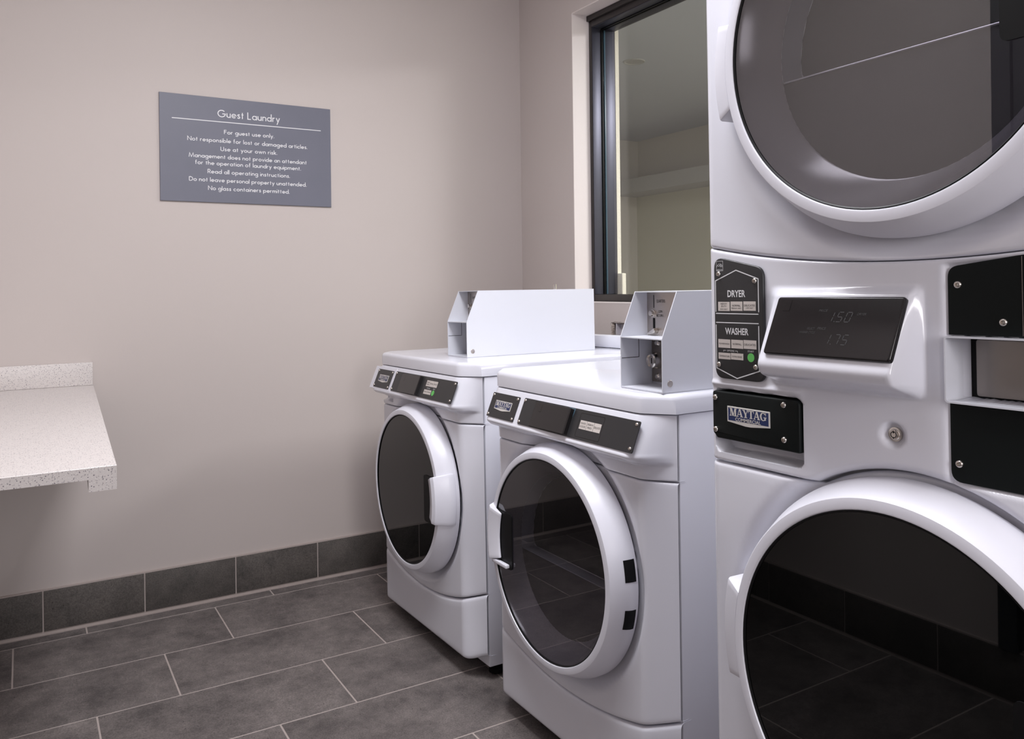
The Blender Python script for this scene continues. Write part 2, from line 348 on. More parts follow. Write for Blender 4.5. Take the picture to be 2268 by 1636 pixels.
_scr = {}
def screw(parent, a, b, c=0.002, r=0.0042):
    if r not in _scr:
        bm = bmesh.new()
        add_lathe(bm, [(r, 0), (r * 0.97, r * 0.25), (r * 0.8, r * 0.52), (r * 0.55, r * 0.66), (r * 0.42, r * 0.66), (r * 0.36, r * 0.15), (0, r * 0.15)], 14, 'z')
        bmesh.ops.recalc_face_normals(bm, faces=bm.faces[:]); me = bpy.data.meshes.new('screw'); bm.to_mesh(me); bm.free()
        me.materials.append(M['chrome']); me.polygons.foreach_set('use_smooth', [True] * len(me.polygons)); me.set_sharp_from_angle(angle=0.7); _scr[r] = me
    return link_me('screw', _scr[r], parent, T(a, b, c))

# ================================================================== THE ROOM
XW, YW, XL, YF, ZC = 1.9226, 3.096, -0.46, -1.6, 2.6       # window wall, sign wall, left wall, wall behind the camera, ceiling
WY0, WY1, WZ0, WZ1 = 0.75, 2.690, 1.060, 2.229               # window opening
def struct(o): return setp(o, kind='structure')

# floor: grout bed with tiles laid in a third bond
bm = bmesh.new(); add_box(bm, (XL, YF, -0.06), (XW, YW, -0.0007)); floor = struct(link('floor', bm, 'grout'))
TL, TW, GAP = 0.6115, 0.3016, 0.0045
full = bmesh.new(); add_box(full, (-TL / 2 + GAP / 2, -TW / 2 + GAP / 2, -0.008), (TL / 2 - GAP / 2, TW / 2 - GAP / 2, 0), 0.0008, 1)
full_me = bpy.data.meshes.new('tile'); full.to_mesh(full_me); full.free(); full_me.materials.append(M['tile'])
ytop, k = 3.326, 0
while ytop > YF:
    y1, y0 = min(ytop, YW - 0.012), max(ytop - TW, YF)
    off = (0.783 - 0.2085 * k) % TL; x = off - 3 * TL
    while x < XW:
        x0, x1 = max(x, XL), min(x + TL, XW)
        if x1 - x0 > 0.02:
            if x1 - x0 > TL - 1e-4 and y1 - y0 > TW - 1e-4:
                link_me('tile', full_me, floor, T((x0 + x1) / 2, (y0 + y1) / 2))
            else:
                b2 = bmesh.new(); ca, cb = (x0 + x1) / 2, (y0 + y1) / 2
                add_box(b2, (x0 - ca + GAP / 2, y0 - cb + GAP / 2, -0.008), (x1 - ca - GAP / 2, y1 - cb - GAP / 2, 0), 0.0008, 1)
                link('tile', b2, 'tile', floor, None, T(ca, cb))
        x += TL
    ytop -= TW; k += 1

box_w = lambda name, a, b, m='wall': struct(box(name, a, b, m))
box_w('wall_back', (XL - 0.1, YW, 0), (XW + 0.15, YW + 0.1, ZC))
box_w('wall_left', (XL - 0.1, YF, 0), (XL, YW, ZC))
bm = bmesh.new()
for a, b in (((XL, YF - 0.1, 0), (-0.02, YF, ZC)), ((0.68, YF - 0.1, 0), (XW, YF, ZC)), ((-0.02, YF - 0.1, 2.06), (0.68, YF, ZC))): add_box(bm, a, b)
struct(link('wall_front', bm, 'wall'))  # opening made for the added light behind the camera
box_w('ceiling', (XL - 0.1, YF - 0.1, ZC), (XW + 0.15, YW + 0.1, ZC + 0.08), 'ceil')
# window wall, with the window opening and the ragged hole behind the washer
HY0, HY1, HZ0, HZ1 = 2.22, 2.455, 0.880, 0.984
XB = XW + 0.205
bm = bmesh.new()
for a, b in (((XW, YF, 0), (XB, WY0, ZC)), ((XW, WY1, 0), (XB, YW, ZC)), ((XW, WY0, WZ1), (XB, WY1, ZC)), ((XW, WY0, HZ1), (XB, WY1, WZ0)),
             ((XW, WY0, HZ0), (XB, HY0, HZ1)), ((XW, HY1, HZ0), (XB, WY1, HZ1)), ((XW, WY0, 0), (XB, WY1, HZ0)), ((XW + 0.06, HY0, HZ0), (XB, HY1, HZ1))):
    add_box(bm, a, b)
wall_right = struct(link('wall_right', bm, 'wall'))
box('outlet_box_back', (XW + 0.022, HY0 + 0.004, HZ0 + 0.004), (XW + 0.058, HY1 - 0.004, HZ1 - 0.004), 'box_grey', wall_right)
bm = bmesh.new()
box_edges = [(HY1 - 0.030, HZ1 - 0.006), (HY1 - 0.030, HZ0)]
add_box(bm, (XW + 0.014, HY1 - 0.055, HZ0 + 0.002), (XW + 0.0218, HY1 - 0.052, HZ1 - 0.002)); add_box(bm, (XW + 0.004, HY1 - 0.026, HZ0 + 0.002), (XW + 0.0218, HY1 - 0.020, HZ1 - 0.002))
link('outlet_box_side', bm, 'box_grey', wall_right)
bm = bmesh.new(); n = 26                                      # torn drywall paper around the hole
outer, inner = [], []
path = [(HY1, HZ0), (HY1, HZ1), (HY0, HZ1)]
for (p, q) in zip(path, path[1:]):
    for i in range(n + 1):
        t = i / n; y = p[0] + (q[0] - p[0]) * t; z = p[1] + (q[1] - p[1]) * t
        dy, dz = (1, 0) if p[0] == q[0] else (0, 1)
        j = random.uniform(0.0, 0.005); kx = random.uniform(0.004, 0.012)
        outer.append((y + dy * j, z + dz * j)); inner.append((y - dy * kx * (1 if dy else 0), z - dz * 0.4 * kx))
vo = [bm.verts.new((XW - 0.0012, y, z)) for y, z in outer]; vi = [bm.verts.new((XW + 0.006, y, z)) for y, z in inner]
for i in range(len(vo) - 1): bm.faces.new([vo[i], vo[i + 1], vi[i + 1], vi[i]])
link('torn_edge', bm, 'torn', wall_right)

# tiled skirting: grout backing with single tiles
def skirting(name, horizontal, start, end, first, pitch, along_y_at=None, mirror=False):
    g = bmesh.new()
    if horizontal: add_box(g, (start, YW - 0.0085, 0), (end, YW, 0.149))
    else: add_box(g, (XL, start, 0), (XL + 0.0085, end, 0.149))
    o = struct(link(name, g, 'grout')); s = first
    while s < end:
        s0, s1 = max(s, start) + 0.0022, min(s + pitch, end) - 0.0022
        if s1 - s0 > 0.02:
            if horizontal: box('base_tile', (s0 - (s0 + s1) / 2, -0.012, 0.0125), (s1 - (s0 + s1) / 2, -0.0086, 0.1445), 'base_tile', o, 0.0008, T((s0 + s1) / 2, YW, 0))
            else: box('base_tile', (0.0086, s0 - (s0 + s1) / 2, 0.0125), (0.012, s1 - (s0 + s1) / 2, 0.1445), 'base_tile', o, 0.0008, T(XL, (s0 + s1) / 2, 0))
        s += pitch
    return o
skirting('baseboard_back', True, XL + 0.012, XW, 0.0475 - 2 * 0.3068, 0.3068)
skirting('baseboard_left', False, YF, YW - 0.012, YF - 0.1, 0.3068)

# dark door in the left wall beside the camera (seen mirrored in the dryer glass)
d = struct(empty('door_1', (XL, 0.70, 0)))
box('door_leaf', (0.0, -0.44, 0.16), (0.018, 0.44, 2.05), 'dark_door', d, 0.003)
bm = bmesh.new(); add_box(bm, (0, -0.49, 0.15), (0.026, -0.442, 2.10)); add_box(bm, (0, 0.442, 0.15), (0.026, 0.49, 2.10)); add_box(bm, (0, -0.442, 2.052), (0.026, 0.442, 2.10))
link('door_frame', bm, 'dark_door', d)

# window: dark metal frame, gasket, pane
win = struct(empty('window_1', (XW + 0.083, (WY0 + WY1) / 2, WZ0)))
def wl(x, y, z): return (x - (XW + 0.083), y - (WY0 + WY1) / 2, z - WZ0)
FX0, FX1 = XW + 0.083, XW + 0.203; fwid = 0.018
def bar(name, y0, y1, z0, z1, x0=FX0, x1=FX1, m='frame', bev=0.0015): return box(name, wl(x0, y0, z0), wl(x1, y1, z1), m, win, bev)
bar('frame_jamb', WY1 - fwid, WY1 - 0.001, WZ0, WZ1); bar('frame_jamb', WY0 + 0.001, WY0 + fwid, WZ0, WZ1)
bar('frame_head', WY0 + fwid, WY1 - fwid, WZ1 - 0.046, WZ1 - 0.001); bar('frame_sill', WY0 + fwid, WY1 - fwid, WZ0 + 0.001, WZ0 + 0.029)
bar('head_trim', WY0 + fwid, WY1 - 0.001, WZ1 - 0.022, WZ1 - 0.001, FX0 - 0.012, FX0 - 0.0005, 'frame')
# inner faces of the frame are bare anodised metal
for x0, x1 in ((FX0 + 0.002, FX0 + 0.044), (FX0 + 0.069, FX1 - 0.002)):
    bar('jamb_liner', WY1 - fwid - 0.0022, WY1 - fwid - 0.0002, WZ0 + 0.030, WZ1 - 0.047, x0, x1, 'frame_side', 0.0005)
    bar('head_liner', WY0 + fwid + 0.003, WY1 - fwid - 0.003, WZ1 - 0.0482, WZ1 - 0.0462, x0, x1, 'frame_side', 0.0005)
for x0, x1, m in ((FX0 + 0.046, FX0 + 0.054, 'frame_side'), (FX0 + 0.060, FX0 + 0.067, 'blue_film')):
    bar('gasket', WY1 - fwid - 0.006, WY1 - fwid - 0.0003, WZ0 + 0.030, WZ1 - 0.052, x0, x1, 'rubber' if m == 'frame_side' else m, 0.001)
    bar('gasket', WY0 + fwid + 0.007, WY1 - fwid - 0.0065, WZ1 - 0.0515, WZ1 - 0.0463, x0, x1, 'rubber', 0.001)
bar('glass_pane', WY0 + fwid + 0.003, WY1 - fwid - 0.001, WZ0 + 0.0295, WZ1 - 0.048, FX0 + 0.0545, FX0 + 0.0595, 'window_glass', 0)
# plastered reveal around the opening
bm = bmesh.new()
add_box(bm, (XW - 0.0008, WY1 - 0.0006, WZ0 + 0.001), (FX0 - 0.0005, WY1 + 0.003, WZ1)); add_box(bm, (XW - 0.0008, WY0, WZ1 - 0.0006), (FX0 - 0.013, WY1, WZ1 + 0.003))
add_box(bm, (XW - 0.0008, WY0, WZ0 - 0.003), (FX0 - 0.0005, WY1, WZ0 + 0.0006))
struct(link('trim_1', bm, 'reveal'))
# outside: stucco return beside the frame, corridor beyond
bm = bmesh.new(); add_box(bm, (FX1 + 0.001, WY1 - fwid - 0.001, WZ0 + 0.1), (FX1 + 0.020, WY1 + 0.05, WZ1 - 0.03)); add_box(bm, (FX1 + 0.001, WY1 - fwid - 0.03, WZ0 - 0.05), (FX1 + 0.022, WY1 + 0.05, WZ0 + 0.115), 0.003)
struct(link('trim_2', bm, 'stucco'))
CX0, CX1, CY0, CY1, CZ = FX1 + 0.025, 4.87, 0.2, 5.80, 2.44
struct(box('wall_corridor_right', (CX1, CY0, 0), (CX1 + 0.1, CY1, CZ), 'far_upper'))
struct(box('trim_3', (CX1 - 0.30, CY0, 1.925), (CX1, CY1, 2.05), 'far_beam'))
struct(box('wall_corridor_lower', (CX1 - 0.02, CY0, 0), (CX1, CY1, 1.925), 'far_wall'))
struct(box('wall_corridor_back', (CX0, CY1, 0), (CX1 + 0.1, CY1 + 0.1, CZ), 'far_upper'))
struct(box('wall_corridor_front', (CX0, CY0 - 0.1, 0), (CX1 + 0.1, CY0, CZ), 'far_wall'))
struct(box('wall_corridor_left', (XB + 0.001, WY1 + 0.06, 0), (XB + 0.021, CY1, CZ), 'far_wall'))
ce = struct(box('ceiling_corridor', (XB + 0.001, CY0, CZ), (CX1 + 0.1, CY1, CZ + 0.05), 'far_ceil'))
box('ceiling_panel', (2.6, 0.9, CZ - 0.006), (3.05, 2.55, CZ - 0.0005), 'ceil', ce)
lathe('recessed_can', [(0.0, -0.002), (0.050, -0.002), (0.056, -0.006), (0.062, -0.006), (0.064, 0)], 'far_beam', ce, 32, 'z', (3.10, 3.715, CZ))
struct(box('floor_corridor', (XB + 0.001, CY0, -0.05), (CX1 + 0.1, CY1, 0), 'tile'))

# ceiling light fitting
t = setp(empty('ceiling_light', (0.60, 1.25, ZC)), 'flat white ceiling light panel above the aisle', 'ceiling light')
bm = bmesh.new()
for a, b in (((-0.30, -0.60, -0.03), (0.30, -0.58, 0)), ((-0.30, 0.58, -0.03), (0.30, 0.60, 0)), ((-0.30, -0.58, -0.03), (-0.28, 0.58, 0)), ((0.28, -0.58, -0.03), (0.30, 0.58, 0))): add_box(bm, a, b)
link('light_frame', bm, 'white_plastic', t); box('diffuser', (-0.279, -0.579, -0.016), (0.279, 0.579, -0.010), 'lamp', t)

# ================================================================== NOTICE ON THE WALL
sg = setp(empty('notice_sign', (0.7305, YW, 1.6360)), 'slate grey guest laundry notice board with white lettering on the beige wall', 'sign')
FR = Matrix(((1, 0, 0, 0), (0, 0, -1, 0), (0, 1, 0, 0), (0, 0, 0, 1)))      # a = +X, b = up, c = towards the room
bm = bmesh.new(); add_prism(bm, [(-0.3105, -0.1905), (0.3105, -0.1905), (0.3105, 0.1925), (-0.3105, 0.1925)], 0.0005, 0.007, bev=0.0008, seg=1)
board = link('board', bm, 'sign', sg, None, FR)
bm = bmesh.new()
LINES = [('Guest Laundry', 0.618, 0.842, 1.7585, 0.0265), ('For guest use only.', 0.640, 0.820, 1.6975, 0.0150), ('Not responsible for lost or damaged articles.', 0.513, 0.947, 1.6655, 0.0150),
         ('Use at your own risk.', 0.627, 0.831, 1.6350, 0.0150), ('Management does not provide an attendant', 0.517, 0.944, 1.6062, 0.0150), ('for the operation of laundry equipment.', 0.538, 0.921, 1.5815, 0.0150),
         ('Read all operating instructions.', 0.581, 0.878, 1.5508, 0.0150), ('Do not leave personal property unattended.', 0.517, 0.942, 1.5205, 0.0150), ('No glass containers permitted.', 0.582, 0.876, 1.4902, 0.0150)]
for i, (s, a0, a1, z, cap) in enumerate(LINES):
    lb = bmesh.new(); add_futura(lb, s, a0 - 0.7305, a1 - 0.7305, z - 1.6360, cap, 0.125 if i == 0 else 0.155, 0.0072)
    link('lettering', lb, 'print', board, recalc=False)
lb = bmesh.new(); add_rect(lb, 0.461 - 0.7305, 1.7395 - 1.636, 1.002 - 0.7305, 1.7425 - 1.636, 0.0072); link('rule_line', lb, 'print', board)
bm.free()

# ================================================================== FOLDING COUNTER
ct = setp(empty('folding_counter', (-0.13, 2.37, 0.0)), 'white speckled quartz folding counter fixed to the wall at the left', 'counter')
def cl(pts): return [(a + 0.13, b - 2.37) for a, b in pts]
YB = 1.642
bm = bmesh.new(); add_prism(bm, cl([(XL + 0.001, YB), (0.144, YB), (0.2025, YW - 0.0135), (XL + 0.001, YW - 0.0135)]), 0.790, 0.812, bev=0.0012, seg=1); link('counter_slab', bm, 'quartz', ct, 40)
bm = bmesh.new(); add_prism(bm, cl([(0.098, YB), (0.144, YB), (0.2025, YW - 0.0135), (0.157, YW - 0.0135)]), 0.768, 0.7899); link('front_apron', bm, 'quartz', ct)
bm = bmesh.new(); add_box(bm, (XL + 0.022 + 0.13, YW - 0.021 - 2.37, 0.8122), (0.2005 + 0.13, YW - 0.0005 - 2.37, 0.889), 0.002); link('backsplash', bm, 'quartz', ct, 40)
bm = bmesh.new(); add_box(bm, (XL + 0.0005 + 0.13, YB + 0.002 - 2.37, 0.8122), (XL + 0.021 + 0.13, YW - 0.001 - 2.37, 0.889), 0.002); link('backsplash', bm, 'quartz', ct, 40)
for y in (1.9, 2.75):
    bm = bmesh.new(); add_box(bm, (XL + 0.0005 + 0.13, y - 2.37 - 0.02, 0.50), (XL + 0.012 + 0.13, y - 2.37 + 0.02, 0.7898)); add_box(bm, (XL + 0.012 + 0.13, y - 2.37 - 0.02, 0.780), (XL + 0.40 + 0.13, y - 2.37 + 0.02, 0.7898)); link('bracket', bm, 'frame', ct)

# ================================================================== LAUNDRY MACHINES
HW = 0.345
RG = 0.228            # glass radius
def plan_a(y):        # front with chamfered corners
    y = abs(y)
    if y < 0.276: return 0.0
    if y < 0.300: t = (y - 0.276) / 0.024; return 0.010 * t * t
    return 0.010 + (y - 0.300) * 0.84
def plan_b(y):        # stacked unit: small corner radius
    y = abs(y)
    return 0.0 if y < 0.322 else 0.023 * (1 - math.sqrt(max(0.0, 1 - ((y - 0.322) / 0.0232) ** 2)))
def dish(y, z, zc, deep=0.019, r0=0.266, r1=0.297):
    r = math.hypot(y, z - zc)
    return deep * smooth01((r1 - r) / (r1 - r0)) + 0.026 * smooth01((0.252 - r) / 0.016)
def spaced(lo, hi, n, extra=()):
    s = [lo + (hi - lo) * i / n for i in range(n + 1)] + list(extra)
    s = sorted(set(round(v, 5) for v in s)); out = [s[0]]
    for v in s[1:]:
        if v - out[-1] > 0.0007: out.append(v)
    return out
def panel(name, xf, zlo, zhi, parent, m='white', nz=40, ys=None, zs_extra=(), edge=0.004, thick=0.016, mats=None, smooth=50):
    ys = ys or spaced(-HW, HW, 84, [s * v for s in (-1, 1) for v in (0.27, 0.276, 0.28, 0.284, 0.288, 0.292, 0.296, 0.300, 0.304, 0.312, 0.324, 0.336, 0.342)])
    bm = bmesh.new(); rows = []
    base = [0.0, 0.12, 0.3, 0.6, 1.0]
    for y in ys:
        a, b = zlo(y), zhi(y); hgt = b - a
        zz = [(a + e * edge, edge * (1 - math.sqrt(max(0, 1 - (1 - e) ** 2)))) for e in base]
        zz += [(a + edge + (hgt - 2 * edge) * i / nz, 0.0) for i in range(1, nz)]
        zz += [(b - e * edge, edge * (1 - math.sqrt(max(0, 1 - (1 - e) ** 2)))) for e in reversed(base)]
        col = [bm.verts.new((xf(y, zz[0][0]) + edge + thick, y, a))]
        col += [bm.verts.new((xf(y, z) + dx, y, z)) for z, dx in zz]
        col.append(bm.verts.new((xf(y, zz[-1][0]) + edge + thick, y, b)))
        rows.append(col)
    for A, B in zip(rows, rows[1:]):
        for i in range(len(A) - 1): bm.faces.new([A[i], A[i + 1], B[i + 1], B[i]])
    return link(name, bm, m, parent, smooth)

RING = [(0.2640, 0.010), (0.2645, -0.004), (0.2625, -0.0125), (0.2475, -0.0480), (0.2455, -0.0503), (0.2335, -0.0522), (0.2315, -0.0517), (0.2303, -0.0492), (0.2303, 0.010)]
def arc_block(name, prof, a0, a1, m, parent, zc, n=12, bev=0.0):
    bm = bmesh.new(); add_lathe(bm, prof, n, 'x', (0, 0, zc), True, a0, a1)
    if bev:
        bmesh.ops.recalc_face_normals(bm, faces=bm.faces[:])
        es = [e for e in bm.edges if len(e.link_faces) == 2 and e.calc_face_angle(0) > 0.9]
        bmesh.ops.bevel(bm, geom=es, offset=bev, segments=2, profile=0.5, affect='EDGES')
    return link(name, bm, m, parent, 35)
def door(parent, zc, handle_side, smoked):
    s_up = zc > 1.0
    ring = lathe('door_ring', RING, 'white_plastic', parent, 128, 'x', (0, 0, zc), True, smooth=28)
    lathe('gasket', [(0.2302, -0.0465), (0.2302, -0.0500), (0.2292, -0.0505), (0.2275, -0.0488), (0.2275, -0.0465)], 'rubber', ring, 128, 'x', (0, 0, zc), True)
    if smoked: lathe('door_glass', [(0, -0.0477), (0.2292, -0.0477)], 'smoke_glass', ring, 128, 'x', (0, 0, zc))
    else: lathe('door_glass', [(0, -0.0475), (0.2286, -0.0475), (0.2286, -0.0420), (0, -0.0420)], 'door_glass', ring, 128, 'x', (0, 0, zc))
    if smoked:
        lathe('inner_collar', [(0.2295, -0.0450), (0.2270, -0.038), (0.193, 0.004), (0.190, 0.006)], 'inner_grey', ring, 128, 'x', (0, 0, zc))
        # dished inner panel: flat lower field, hollow above a straight ledge
        zl = -0.030; R0, R1, xd, n = 0.190, 0.180, 0.036, 40
        a0 = math.asin(zl / R0)
        bm = bmesh.new(); bm.faces.new([bm.verts.new((0.006, R0 * math.cos(a), zc + R0 * math.sin(a))) for a in [a0 - (PI + 2 * a0) * i / n for i in range(n + 1)]]); link('inner_panel', bm, 'inner_field', ring)
        up0 = [(R0 * math.cos(a), R0 * math.sin(a)) for a in [a0 + (PI - 2 * a0) * i / n for i in range(n + 1)]]
        zb = zl + 0.003; a1 = math.asin(zb / R1); up1 = [(R1 * math.cos(a), R1 * math.sin(a)) for a in [a1 + (PI - 2 * a1) * i / n for i in range(n + 1)]]
        bm = bmesh.new(); va = [bm.verts.new((0.006, y, zc + z)) for y, z in up0]; vb = [bm.verts.new((xd, y, zc + z)) for y, z in up1]
        for i in range(n): bm.faces.new([va[i], va[i + 1], vb[i + 1], vb[i]])
        bm.faces.new([va[n], va[0], vb[0], vb[n]]); link('inner_ledge', bm, 'ledge', ring, 40)
        bm = bmesh.new(); bm.faces.new([bm.verts.new((xd, y, zc + z)) for y, z in rpoly(up1[::2], [0.02 if i in (0, n // 2) else 0.0 for i in range(n // 2 + 1)], 5)]); link('inner_window', bm, 'inner_window', ring)
        bm = bmesh.new(); k = [(0.0016 * math.cos(a), 0.0016 * math.sin(a)) for a in [2 * PI * i / 12 for i in range(12)]]
        add_prism(bm, [(0.0055 + a, zc + zl + b) for a, b in k], -0.185, 0.185, 'xz'); link('ledge_rim', bm, 'edge_glint' if s_up else 'ledge', ring, 60)  # added bead, bright in the upper door to paint its edge highlight
        bm = bmesh.new(); add_prism(bm, [(xd - 0.001 + 0.7 * a, zc + zb + 0.7 * b) for a, b in k], -0.165, 0.165, 'xz'); link('window_rim', bm, 'ledge' if s_up else 'edge_glint', ring, 60)  # added bead, bright in the single dryer to paint its highlight line
    s = handle_side; c = 0.0 if s > 0 else PI
    HP = [(0.2000, -0.0510), (0.1990, -0.0545), (0.2030, -0.0580), (0.2350, -0.0670), (0.2470, -0.0620), (0.2640, -0.024), (0.2665, -0.012), (0.2655, 0.000), (0.256, 0.000), (0.250, -0.042), (0.229, -0.0515)]
    hz = 0.010 / 0.24
    h = arc_block('handle', HP, c - 0.285 + s * hz, c + 0.285 + s * hz, 'white_plastic', parent, zc, 14, 0.0025)
    # recessed grip beside the handle
    y0, y1 = s * 0.145, s * 0.221; z0, z1 = zc - 0.068, zc + 0.070
    bm = bmesh.new(); add_prism(bm, rpoly([(min(y0, y1), z0), (max(y0, y1), z0), (max(y0, y1), z1), (min(y0, y1), z1)], 0.010), -0.0478, -0.0505, 'yz'); link('grip_recess', bm, 'rubber', h, None)
    if s > 0: box('grip_return', (-0.062, s * 0.156, z0 + 0.004), (-0.0507, s * 0.226, z0 + 0.013), 'white_plastic', h, 0.002)
    # hinge cover on the other side
    c2 = PI - c
    if s < 0:
        HC = [(0.2440, 0.004), (0.2830, 0.004), (0.2840, -0.029), (0.2815, -0.0345), (0.2470, -0.0492)]
        arc_block('hinge_cover', HC, c2 - 0.255, c2 + 0.255, 'white_plastic', parent, zc, 14, 0.0015)
    else:
        for z0, z1 in ((0.020, 0.064), (-0.080, -0.038)):
            arc_block('hinge_slot', [(0.250, 0.004), (0.2653, 0.004), (0.2653, -0.0042), (0.2632, -0.0130), (0.2600, -0.0206), (0.250, -0.015)], PI - math.asin(z1 / 0.26), PI - math.asin(z0 / 0.26), 'rubber', ring, zc, 4)
    return ring, h

def badge(plate, ca, cb, wd, c, k=1.0):
    h = wd * 0.285
    bm = bmesh.new(); add_prism(bm, [(ca - wd / 2, cb - h / 2), (ca - wd * 0.06, cb - h * 0.66), (ca + wd * 0.06, cb - h * 0.66), (ca + wd / 2, cb - h / 2), (ca + wd / 2, cb + h / 2), (ca - wd / 2, cb + h / 2)], c, c + 0.0012, bev=0.0003, seg=1)
    link('badge', bm, 'badge_silver', plate)
    bm = bmesh.new(); e = wd * 0.027; add_rect(bm, ca - wd / 2 + e, cb - h / 2 + e, ca + wd / 2 - e, cb + h / 2 - e * 0.9, c + 0.0013); link('badge_field', bm, 'badge_blue', plate)
    bm = bmesh.new(); add_maytag(bm, ca - wd * 0.435, ca + wd * 0.435, cb - h * 0.10, h * 0.50, c + 0.0015); add_text(bm, 'COMMERCIAL', ca + wd * 0.0, cb - h * 0.385, wd * 0.60, h * 0.22, c + 0.0015, 0, 0.015)
    link('badge_lettering', bm, 'badge_silver', plate, recalc=False)

def key(plate, bmt, a0, b0, a1, b1, lines, c):
    box('key', (a0, b0, c - 0.0004), (a1, b1, c), 'key_white', plate)
    for s, rel, wrel, hrel in lines:
        add_text(bmt, s, (a0 + a1) / 2, b0 + (b1 - b0) * rel, (a1 - a0) * wrel, (b1 - b0) * hrel, c + 0.0002)

def slope_x(z): return -(0.0035 + (0.862 - z) * 0.417)      # console face
def console_bulge(z):
    if z >= 0.786: return 0.0035 + (0.862 - z) * 0.417
    top = 0.0035 + (0.862 - 0.786) * 0.417
    if z >= 0.771:
        t = (0.786 - z) / 0.015; return top + 0.004 * math.sin(t * PI * 0.9) - 0.006 * t * t
    t = min(1.0, (0.771 - z) / 0.013); e = top + 0.004 * math.sin(0.9 * PI) - 0.006
    return e * (1 - smooth01(t)) + 0.002 * smooth01(t) if t < 1 else 0.002 * max(0.0, (z - 0.728) / 0.03)
def smile(y, z0, rise): return z0 + rise * (abs(y) / HW) ** 2

def front_loader(name, loc, rx, label, cat, washer):
    root = setp(empty(name, loc, rx), label, cat)
    zc = 0.494
    box('cabinet', (0.054, -HW + 0.0005, 0.036), (0.70, HW - 0.0005, 0.864), 'white', root, 0.003)
    panel('kick_panel', lambda y, z: plan_a(y) + max(0, 0.0), lambda y: 0.052 + (0.016 * smooth01((abs(y) - 0.29) / 0.055)), lambda y: smile(y, 0.182, 0.064) - 0.0016, root, nz=10, edge=0.012)
    panel('front_panel', lambda y, z: plan_a(y) + dish(y, z, zc), lambda y: smile(y, 0.182, 0.064) + 0.0016, lambda y: 0.7265, root, nz=58, edge=0.006)
    def cx(y, z):
        f = 1 - smooth01((abs(y) - 0.302) / 0.042)
        x = plan_a(y) - console_bulge(z) * f + dish(y, z, zc) * (1 if z < 0.772 else 0)
        if washer and 0.739 < z < 0.7695:            # pull recess under the detergent drawer
            m = smooth01((y - 0.196) / 0.008) * smooth01((0.328 - y) / 0.006) * smooth01((z - 0.740) / 0.006); x += 0.022 * m
        return x
    ysx = spaced(-HW, HW, 110, [s * v for s in (-1, 1) for v in (0.30, 0.305, 0.31, 0.315, 0.32, 0.325, 0.33, 0.335, 0.34, 0.196, 0.199, 0.202, 0.205)])
    panel('console', cx, lambda y: 0.7297, lambda y: 0.8630, root, nz=84, ys=ysx, edge=0.003)
    # lid
    out = [(plan_a(y) - 0.004, y) for y in [-HW + 0.0, -0.335, -0.32, -0.305, -0.296, -0.288, -0.276, 0, 0.276, 0.288, 0.296, 0.305, 0.32, 0.335, HW]] + [(0.715, HW), (0.715, -HW)]
    out = [(a, b * 1.006) for a, b in out]
    bm = bmesh.new(); add_prism(bm, out, 0.8655, 0.905, 'xy', 0.012, 4); bm2 = link('lid', bm, 'white', root, 50)
    box('lid_ridge', (0.672, -HW + 0.004, 0.9052), (0.712, HW - 0.004, 0.950), 'white', root, 0.010)
    for x in (0.10, 0.64):
        for y in (-0.30, 0.30): lathe('foot', [(0, 0), (0.022, 0), (0.022, 0.012), (0.010, 0.016), (0.010, 0.036), (0, 0.036)], 'rubber', root, 16, 'z', (x, y, 0.0))
    # door
    hs = -1 if washer else 1
    door(root, zc, hs, not washer)
    # plates on the sloping console
    sl = math.atan(0.417)
    def plate(nm, y0, y1, z0, z1, corner=0.002):
        zm = (z0 + z1) / 2; hgt = (z1 - z0) / math.cos(sl); wd = y0 - y1
        bm = bmesh.new(); add_prism(bm, rrect(wd, hgt, corner), 0.0, 0.0022, bev=0.0005, seg=1)
        return link(nm, bm, 'black', root, None, face_frame((slope_x(zm) - 0.0006, (y0 + y1) / 2, zm), sl)), wd, hgt
    if washer:
        bm = bmesh.new(); zm = 0.8205
        add_prism(bm, rrect(0.182, 0.0795, 0.003), -0.002, 0.0012, bev=0.0008, seg=1); link('detergent_drawer', bm, 'white_plastic', root, 40, face_frame((slope_x(zm), 0.2335, zm), sl))
    bp, wd, hg = plate('brand_plate', 0.2905, 0.1585, 0.7895, 0.849)
    for a in (-1, 1):
        for b in (-1, 1): screw(bp, a * (wd / 2 - 0.0065), b * (hg / 2 - 0.0065), 0.0021)
    badge(bp, 0.001, 0.002, 0.079, 0.0022)
    mp, wd, hg = plate('control_plate', 0.1365, -0.3040, 0.789, 0.8505, 0.004)
    for a, b in ((-wd / 2 + 0.0065, hg / 2 - 0.0065), (-wd / 2 + 0.0065, -hg / 2 + 0.0065), (wd / 2 - 0.009, hg / 2 - 0.0075), (wd / 2 - 0.009, -hg / 2 + 0.0085)): screw(mp, a, b, 0.0021)
    # display wedge: a of the plate centre is y = -0.08375
    yc = (0.1365 - 0.3040) / 2
    a0, a1 = yc - 0.083, yc + 0.076
    bm = bmesh.new()                                     # tinted cover standing off the plate at its right end
    pts = [(a0, 0.0022), (a1, 0.0022), (a1, 0.0115), (a1 - 0.004, 0.0125), (a0, 0.0030)]
    add_prism(bm, pts, -hg / 2 + 0.002, hg / 2 - 0.0035, 'xz', 0.0006, 1, True)
    link('display_cover', bm, 'screen', mp, None)
    bm = bmesh.new(); q = -0.0003; add_ribbon(bm, [(a0 + 0.022, hg / 2 - 0.026), (a0 + 0.033, hg / 2 - 0.026), (a0 + 0.033, hg / 2 - 0.010)], 0.0006, 0.0062); link('cover_mark', bm, 'black_gloss', mp)
